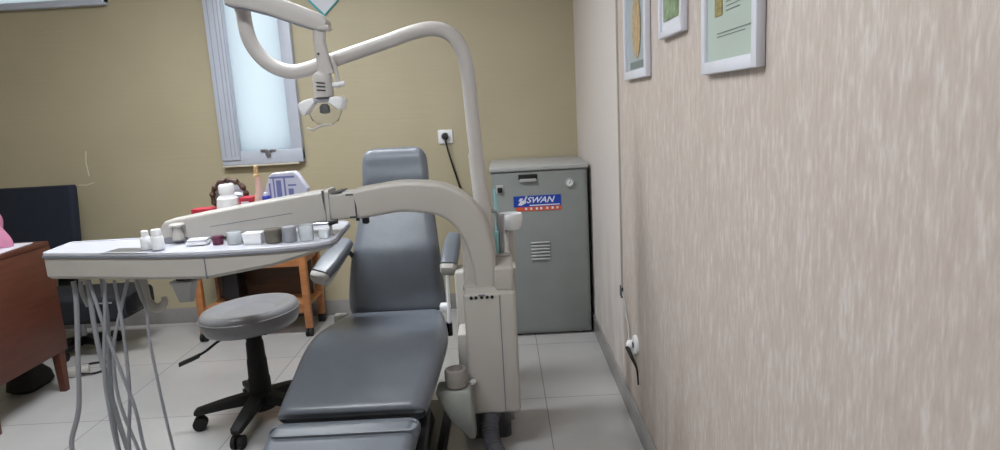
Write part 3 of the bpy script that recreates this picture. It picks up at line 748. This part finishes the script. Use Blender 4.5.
kb = MB().lathe([(.020, .940), (.022, .955), (.013, .980), (.013, .986), (.026, .989), (.027, .996), (.022, 1.0), (.0001, 1.0)], (-1.205, 2.350, -.006), n=22).build('lock_knob', M_cream, arm)
MB().box(-1.262, -1.178, 2.352, 2.40, .9205, .940, .004).build('mount_block', M_trim, arm)
MB().lathe([(.007, 0), (.007, .006)], (-1.262, 2.379, .925), Rf, 12).build('bolt', M_trim, arm)
# instrument tray: thin top slab, grey trim, tapered body
plan = [(-1.676, 2.290), (-1.662, 2.272), (-1.18, 2.163), (-1.02, 2.143), (-.80, 2.152), (-.665, 2.182), (-.610, 2.222), (-.600, 2.26), (-.630, 2.61), (-.66, 2.65), (-1.20, 2.65), (-1.25, 2.50), (-1.687, 2.492), (-1.700, 2.474)]
def inset(P, e):
    cxx = sum(p[0] for p in P) / len(P); cyy = sum(p[1] for p in P) / len(P); out = []
    n = len(P)
    for i in range(n):
        p0, p1, p2 = Vector(P[i - 1]), Vector(P[i]), Vector(P[(i + 1) % n])
        d1 = (p1 - p0).normalized(); d2 = (p2 - p1).normalized(); nn = (Vector((-d1.y, d1.x)) + Vector((-d2.y, d2.x))).normalized()
        out.append((p1.x + nn.x * e, p1.y + nn.y * e))
    return out
tb = MB(); zb = [.828, .826, .826, .826, .856, .886, .894, .894, .890, .890, .82, .82, .822, .826]
pi = inset(plan, .006); pj = inset(plan, .018)
tb.loft([[Vector((p[0], p[1], z)) for p, z in zip(pj, zb)], [Vector((p[0], p[1], z + .012)) for p, z in zip(pi, zb)], [Vector((p[0], p[1], .906)) for p in pi]])
tray = tb.build('instrument_tray', M_cream, t)
MB().prism(plan, .904, .912).build('tray_trim', M_trim, tray, bevel=.002)
MB().prism(inset(plan, .004), .912, .9195).build('tray_top', M_traytop, tray, bevel=.002)
MB().tube([Vector((x, y, .9205)) for x, y in inset(plan, .008)] + [Vector((*inset(plan, .008)[0], .9205))], .004, 8).build('tray_lip', M_traytop, tray)
sm = MB(); sm.box(-1.0265, -1.0235, 2.146, 2.158, .828, .905); sm.build('body_seam', M_trim, tray)
MB().lathe([(.005, 0), (.005, .004), (.0001, .004)], (-1.115, 2.166, .862), Rf, 12).build('screw', M_darkgrey, tray)
MB().rbox((-1.315, 2.24, .9215), (.19, .085, .004), Matrix.Rotation(-.22, 3, 'Z'), .001).build('steel_plate', M_steel, tray)
# off-white hook under the tray (handpiece holder)
hk = spline([Vector(p) for p in ((-1.40, 2.40, .80), (-1.395, 2.40, .745), (-1.385, 2.40, .690), (-1.350, 2.40, .662), (-1.322, 2.40, .680), (-1.318, 2.40, .705))], 6)
MB().tube(hk, [.024, .021, .018, .018, .014, .010], 12).build('holder_hook', M_cream, tray)
MB().loft([rring((-1.212, 2.36, z), (1, 0, 0), (0, 1, 0), a, a * .7, .008) for z, a in ((.695, .024), (.76, .038), (.768, .044), (.776, .044))]).build('waste_cup', M_greenlid, tray)
MB().box(-1.24, -1.185, 2.353, 2.367, .774, .830, .003).build('cup_hanger', M_darkgrey, tray)
MB().box(-1.30, -1.10, 2.38, 2.52, .800, .826, .006).build('tray_carrier', M_cream, tray)
# instrument hoses
hoses = [
    [(-1.610, .80), (-1.612, .72), (-1.644, .50), (-1.675, .30), (-1.728, .15)],
    [(-1.559, .80), (-1.564, .575), (-1.546, .339), (-1.521, .137)],
    [(-1.510, .80), (-1.518, .627), (-1.545, .38), (-1.559, .139)],
    [(-1.447, .80), (-1.444, .623), (-1.457, .375), (-1.494, .135)],
    [(-1.40, .80), (-1.446, .681), (-1.496, .532), (-1.508, .337), (-1.468, .134)],
    [(-1.372, .80), (-1.354, .676), (-1.358, .524), (-1.334, .126)],
    [(-1.47, .80), (-1.49, .68), (-1.53, .45), (-1.535, .30), (-1.53, .137)],
    [(-1.53, .80), (-1.50, .60), (-1.47, .45), (-1.44, .30), (-1.43, .137)]]
for i, hs in enumerate(hoses):
    y0 = 2.335 + .012 * (i % 3) - .006 * i
    x1, z1 = hs[-1]
    pts = [Vector((x, y0 - .0 * k, z)) for k, (x, z) in enumerate(hs)] + [Vector((x1 + .05, y0 - .04, .055)), Vector((x1 + .16, 2.24 - .014 * i, .015)), Vector((-.95, 2.10 - .018 * i, .012)), Vector((-.60, 1.96 - .010 * i, .012)), Vector((-.26, 2.03 - .01 * i, .012)), Vector((-.08, 2.22 - .015 * i, .012))]
    r = .0092 if i in (0, 1, 2) else .0065 if i != 5 else .0055
    MB().tube(pts, r, 10, 8).build('instrument_hose', M_hose, tray)
MB().tube([(-1.585, 2.34, .80), (-1.590, 2.34, .76), (-1.575, 2.34, .70)], [.008, .008, .007], 10, 4).build('handpiece', M_steel, tray)
# spittoon bowl behind the column, with tumbler holder
sp = MB().lathe([(.022, 0), (.038, .004), (.047, .020), (.051, .045), (.051, .064), (.048, .070), (.044, .064), (.036, .030), (.0001, .02)], (.022, 2.70, .838), n=36).build('spittoon_bowl', M_porcelain, t)
MB().lathe([(.022, .66), (.020, .84)], (.014, 2.70, 0), n=20).build('bowl_stem', M_cream, sp)
MB().box(-.05, .035, 2.60, 2.78, .66, .70, .01).build('bowl_bracket', M_cream, sp)
MB().tube([(-.02, 2.66, .70), (-.03, 2.655, .86), (-.035, 2.63, .925), (-.06, 2.60, .94)], .007, 10, 5).build('water_spout', M_steel, sp)
MB().rbox((-.018, 2.565, .845), (.024, .02, .17), Matrix.Rotation(.05, 3, 'Y'), .005).build('cup_filler', M_steel, t)
MB().box(-.060, .012, 2.52, 2.585, .765, .772, .002).build('tumbler_shelf', M_cream, t)
tm = MB().lathe([(.018, .774), (.021, .86), (.019, .86), (.016, .778), (.0001, .778)], (-.048, 2.55, 0), n=24)
tm.build('tumbler', M_tealclear, label='turquoise plastic tumbler on the unit beside the white bowl', cat='cup')
tb2 = MB().tube([(-.036, 2.735, .69), (-.036, 2.74, .97), (-.038, 2.74, 1.01)], .006, 10).build('suction_tube', M_tealclear, t, label='turquoise tube')

# ================================================================= OPERATING LIGHT
KP = 2.535 / 2.5
t = thing('operating_light', 'dental operating light on a bent off-white tube above the chair', 'operating light', (-.085, 2.535, .69))
def qp(x, z, y=2.535): return Vector((x * KP, y, 1.35 - (1.35 - z) * KP))
pp = [qp(-.070, .70), qp(-.080, .90), qp(-.088, 1.058), qp(-.100, 1.25), qp(-.106, 1.40), qp(-.112, 1.50), qp(-.130, 1.575), qp(-.165, 1.625), qp(-.225, 1.648), qp(-.30, 1.640), qp(-.42, 1.607), qp(-.62, 1.553), qp(-.70, 1.530), qp(-.77, 1.522), qp(-.84, 1.548), qp(-.89, 1.60), qp(-.918, 1.67), qp(-.925, 1.79)]
MB().tube(pp, .0275, 20, 6).build('bent_tube', M_creamlt, t)
MB().tube([qp(-.070, .69), qp(-.082, .93), qp(-.1, 1.18)], [.036, .0325, .0282], 20, 4).build('lower_sleeve', M_creamlt, t)
MB().lathe([(.0275, 0), (.0295, .003), (.0295, .02), (.0275, .024)], qp(-.924, 1.745), n=24).build('collar', M_creamlt, t)
# spring arm
sa = [(-.955, 1.812, .034), (-.948, 1.811, .046), (-.93, 1.806, .050), (-.875, 1.786, .041), (-.80, 1.755, .034), (-.70, 1.714, .033), (-.64, 1.690, .030), (-.615, 1.680, .022), (-.606, 1.677, .012)]
rings = []; under = []
for i, (x, z, h) in enumerate(sa):
    a = sa[max(i - 1, 0)]; b2 = sa[min(i + 1, len(sa) - 1)]
    d = Vector((b2[0] - a[0], 0, b2[1] - a[1])).normalized(); nrm = Vector((-d.z, 0, d.x)); p = Vector((x, 2.46, z))
    rings.append(rring(p, nrm, (0, 1, 0), h, .040, .012, 4))
    if 0 < i < 7: under.append(rring(p - nrm * h, nrm, (0, 1, 0), .004, .032, .003, 3))
ba = MB().loft(rings).build('spring_arm', M_creamlt, t)
MB().loft(under).build('underside_shade', M_trim, ba)  # grey strip puts shade along the arm's bottom into colour
MB().box(-.640, -.595, 2.42, 2.48, 1.656, 1.674, .006).build('end_block', M_creamlt, ba)
kk = MB()
for x in (-.638, -.612): kk.lathe([(.007, 0), (.007, .006)], (x, 2.432, 1.664), n=12)
kk.build('bolts', M_dark, ba)
MB().loft([rring(c, (1, 0, 0), (0, 1, 0), a, .016, .010) for c, a in (((-.636, 2.45, 1.672), .024), ((-.640, 2.45, 1.62), .021), ((-.630, 2.45, 1.53), .026), ((-.628, 2.45, 1.505), .030))]).build('stem', M_creamlt, t)
MB().lathe([(.004, 0), (.004, .004)], (-.644, 2.433, 1.575), Rf, 10).build('stem_screw', M_darkgrey, t)
hb = MB().lathe([(.026, 0), (.036, .006), (.037, .07), (.032, .088), (.018, .098), (.0001, .10)], (-.643, 2.45, 1.415), n=28).build('lamp_body', M_creamlt, t)
for i in range(3):
    z = 1.445 + i * .013
    cyb = MB()
    cyb.rbox((-.642 , 2.4125, z), (.032, .004, .0045), Matrix.Rotation(.12, 3, 'Y'), .001)
    cyb.build('cooling_slot', M_darkgrey, hb)
MB().tube([(-.600, 2.45, 1.56), (-.588, 2.45, 1.50), (-.590, 2.45, 1.45)], .007, 10, 3).build('side_rod', M_creamlt, hb)
MB().cyl((-.612, 2.45, 1.463), (-.562, 2.45, 1.466), .010).build('adjust_knob', M_whiteplast, hb)
MB().loft([rring((-.640, y, z), (1, 0, 0), (0, 0, 1), a, .005, .004) for y, z, a in ((2.40, 1.405, .045), (2.45, 1.412, .05), (2.50, 1.410, .045))]).build('lamp_bracket', M_trim, hb)
def wing(sg):
    r = []
    for f, zc, wy, hz in ((0, 1.408, .020, .010), (.2, 1.404, .026, .014), (.5, 1.396, .030, .020), (.8, 1.386, .026, .024), (1.0, 1.382, .016, .020), (1.05, 1.382, .008, .012)):
        x = -.640 + sg * (.028 + .054 * f)
        r.append(rring((x, 2.41, zc - (.006 if sg < 0 else -.008) * f), (0, 1, 0), Vector((sg * .35, 0, 1)), wy, hz, .006, 4))
    return MB().loft(r).build('handle_wing', M_whiteplast, hb)
wing(-1); wing(1)
bu = MB().lathe([(.006, -.036), (.019, -.032), (.019, -.010), (.010, 0.0)], (-.636, 2.415, 1.396), n=18).build('bulb_holder', M_darkgrey, hb)
Rd = Matrix.Rotation(math.radians(-14), 3, 'X')
MB().lathe([(.0001, -.088), (.028, -.085), (.050, -.070), (.062, -.042), (.066, -.010), (.0645, -.010), (.060, -.042), (.048, -.068), (.027, -.083), (.0001, -.086)], (-.643, 2.45, 1.405), Rd, 36, sx=.95).build('lamp_shield', M_shield, hb)
MB().tube([(-.700, 2.395, 1.312), (-.675, 2.375, 1.306), (-.645, 2.368, 1.318), (-.605, 2.372, 1.320)], .0045, 8, 4).build('shield_edge', M_cream, hb)

# diamond-hung card on the back wall
t = thing('wall_card', 'white card with teal edge hung diamond-wise high on the olive wall', 'card', (-1.07, YB, 2.0))
Rc = Matrix.Rotation(math.radians(47), 3, 'Y')
MB().rbox((-1.075, YB - .008, 2.135), (.225, .012, .225), Rc, .002).build('card_board', M_teal, t)
MB().rbox((-1.066, YB - .0155, 2.135), (.200, .003, .212), Rc, .001).build('card_face', M_paper_w, t)

# ================================================================= THINGS ON THE TRAY
ZT = .9200
def stand(name, label, cat, prof, x, y, m, n=24, parts=(), group=None, z=ZT + .0005, sx=1, sy=1):
    t = thing(name, label, cat, (x, y, z), group)
    MB().lathe(prof, (x, y, z), n=n, sx=sx, sy=sy).build('body', m, t)
    for nm, pr, mm in parts: MB().lathe(pr, (x, y, z), n=n, sx=sx, sy=sy).build(nm, mm, t)
    return t
zP = .924
stand('medicine_bottle', 'small white bottle with narrow cap, left of a pair on the tray', 'bottle', [(.016, 0), (.018, .003), (.018, .038), (.014, .045), (.010, .047)], -1.268, 2.245, M_whiteplast, parts=(('cap', [(.012, .046), (.012, .064), (.009, .067)], M_whiteplast),), z=zP)
stand('medicine_bottle', 'small white bottle with broad cap, right of a pair on the tray', 'bottle', [(.019, 0), (.021, .003), (.021, .042), (.017, .048), (.014, .050)], -1.222, 2.235, M_whiteplast, parts=(('cap', [(.017, .049), (.017, .068), (.015, .071)], M_whiteplast),), z=zP)
# big squeeze bottle
stand('pump_bottle', 'white bottle with wide neck standing behind the sloping arm', 'bottle', [(.036, 0), (.042, .006), (.044, .10), (.040, .135), (.026, .150), (.026, .158)], -1.085, 2.535, M_whiteplast, parts=(('cap', [(.029, .156), (.029, .184), (.025, .190)], M_whiteplast),))
t = thing('box', 'flat red box standing behind the sloping arm, left of the white bottle', 'box', (-1.185, 2.52, ZT))
MB().box(-1.215, -1.137, 2.49, 2.55, ZT + .0005, 1.024, .004).build('carton', M_red, t)
MB().box(-1.20, -1.150, 2.4885, 2.4905, .99, 1.0).build('label_stripe', M_paper_w, t)
t = thing('box', 'small red box just right of the white bottle, behind the arm', 'box', (-1.015, 2.555, ZT))
MB().box(-1.038, -.990, 2.525, 2.59, ZT + .0005, 1.055, .004).build('carton', M_red, t)
MB().box(-1.030, -1.0, 2.5235, 2.5255, 1.0, 1.04).build('label_stripe', M_paper_w, t)
# mirror with brown patterned rim
t = thing('table_mirror', 'round table mirror with brown mottled rim behind the white bottle', 'mirror', (-1.10, 2.60, ZT))
rim = []
for i in range(37):
    a = 2 * math.pi * i / 36; rim.append(Vector((-1.10 + .068 * math.cos(a), 2.592, 1.055 + .066 * math.sin(a))))
MB().tube(rim, [.010 + .004 * math.sin(i * 2.3) for i in range(37)], 10).build('rim', M_brownfur, t)
MB().lathe([(.062, 0), (.062, .004)], (-1.10, 2.596, 1.055), Rf, 32).build('glass', M_mirror, t)
MB().loft([rring((-1.10, 2.592, z), (1, 0, 0), (0, 1, 0), a, .014, .006) for z, a in ((ZT + .0005, .045), (.93, .040), (.955, .012), (.99, .012))]).build('stand', M_brownfur, t)
# big model toothbrush
t = thing('toothbrush_model', 'slim pink brush standing upright with tan tip, behind the arm', 'brush', (-.965, 2.55, ZT))
MB().lathe([(.022, 0), (.024, .006), (.024, .11), (.019, .135), (.014, .150), (.011, .20), (.010, .215)], (-.962, 2.55, ZT + .0005), n=20).build('handle', M_pinkskin, t)
MB().lathe([(.013, .212), (.013, .220), (.008, .224), (.009, .252), (.006, .256)], (-.966, 2.55, ZT), n=14).build('tip', M_tan, t)
# hexagonal pack
t = thing('display_box', 'white hexagonal box with blue-lilac print behind the sloping arm', 'box', (-.875, 2.57, ZT))
hexp = [(-.962, 1.055), (-.930, 1.128), (-.920, 1.138), (-.835, 1.142), (-.822, 1.134), (-.783, 1.068), (-.800, 1.045), (-.815, ZT + .0005), (-.935, ZT + .0005)]
MB().loft([[Vector((x, y, z)) for x, z in hexp] for y in (2.585, 2.63)]).build('carton', M_pack, t, bevel=.003)
pr = MB()
for (x0, x1, z0, z1) in ((-.935, -.928, 1.03, 1.10), (-.918, -.912, 1.0, 1.12), (-.905, -.885, 1.02, 1.11), (-.875, -.868, 1.0, 1.12), (-.858, -.838, 1.03, 1.075), (-.930, -.830, 1.118, 1.126), (-.858, -.825, 1.085, 1.092)):
    pr.box(x0, x1, 2.5835, 2.5855, z0, z1)
pr.build('print', M_print, t)
stand('bottle', 'small bottle with bright blue cap in front of the hexagonal box', 'bottle', [(.017, 0), (.020, .004), (.020, .095), (.013, .11), (.010, .118)], -.925, 2.515, M_whiteplast, parts=(('cap', [(.0155, .112), (.0155, .136), (.012, .140)], M_bluecap), ('cap_top', [(.010, .138), (.009, .150), (.006, .152)], M_pack)))
# low jars along the front edge, below the arm
stand('jar', 'dark maroon little jar at the left end of the row under the arm', 'jar', [(.016, 0), (.019, .003), (.019, .028), (.016, .031)], -1.032, 2.285, M_maroon)
t = thing('gauze_pad', 'white folded gauze pad under the arm, left of the maroon jar', 'gauze', (-1.11, 2.30, ZT))
MB().rbox((-1.11, 2.30, ZT + .0085), (.075, .055, .014), Matrix.Rotation(.1, 3, 'Z'), .005).build('pad', M_whiteplast, t)
MB().rbox((-1.108, 2.299, ZT + .0195), (.068, .050, .006), Matrix.Rotation(.16, 3, 'Z'), .002).build('top_fold', M_paper_w, t)
stand('jar', 'cloudy plastic jar between the maroon jar and the square white dish', 'jar', [(.026, 0), (.028, .003), (.028, .042), (.025, .045), (.025, .006), (.0001, .005)], -.970, 2.285, M_clear, parts=(('contents', [(.022, .006), (.022, .032), (.0001, .033)], M_hose),))
t = thing('dish', 'square white dish in the middle of the row under the arm', 'dish', (-.895, 2.27, ZT))
MB().loft([rring((-.895, 2.27, z), (1, 0, 0), (0, 1, 0), a, a * .8, .006) for z, a in ((ZT + .0005, .030), (ZT + .036, .035), (ZT + .040, .034))]).build('dish_body', M_whiteplast, t)
stand('jar', 'brown-grey tinted jar under the arm beside the grey canister', 'jar', [(.026, 0), (.029, .003), (.030, .046), (.027, .050)], -.824, 2.265, M_smoke)
stand('canister', 'plain grey canister right of the tinted jar on the tray', 'canister', [(.022, 0), (.024, .003), (.024, .052), (.021, .055)], -.766, 2.265, M_hose)
stand('tumbler', 'clear plastic cup right of the grey canister on the tray', 'cup', [(.022, 0), (.024, .003), (.028, .055), (.026, .055), (.022, .005), (.0001, .004)], -.710, 2.275, M_clear)
stand('pot', 'small translucent pot at the far right of the tray', 'pot', [(.016, 0), (.020, .004), (.022, .030), (.020, .030), (.015, .006), (.0001, .005)], -.655, 2.300, M_clear)
t = thing('syringe', 'steel syringe with black grip at the right end of the tray', 'syringe', (-.635, 2.36, ZT))
MB().tube([(-.700, 2.345, ZT + .0440), (-.640, 2.345, ZT + .046)], .006, 12).build('barrel', M_chrome, t)
MB().tube([(-.645, 2.345, ZT + .046), (-.612, 2.345, ZT + .052)], .009, 12).build('grip', M_dark, t)
MB().lathe([(.006, 0), (.006, .036), (.009, .038), (.0001, .040)], (-.640, 2.345, ZT + .0005), n=12).build('rest_post', M_chrome, t)
MB().lathe([(.012, 0), (.012, .004)], (-.640, 2.345, ZT + .0005), n=16).build('rest_foot', M_chrome, t)

for o in bpy.data.objects:
    if 'o' in o: del o['o']
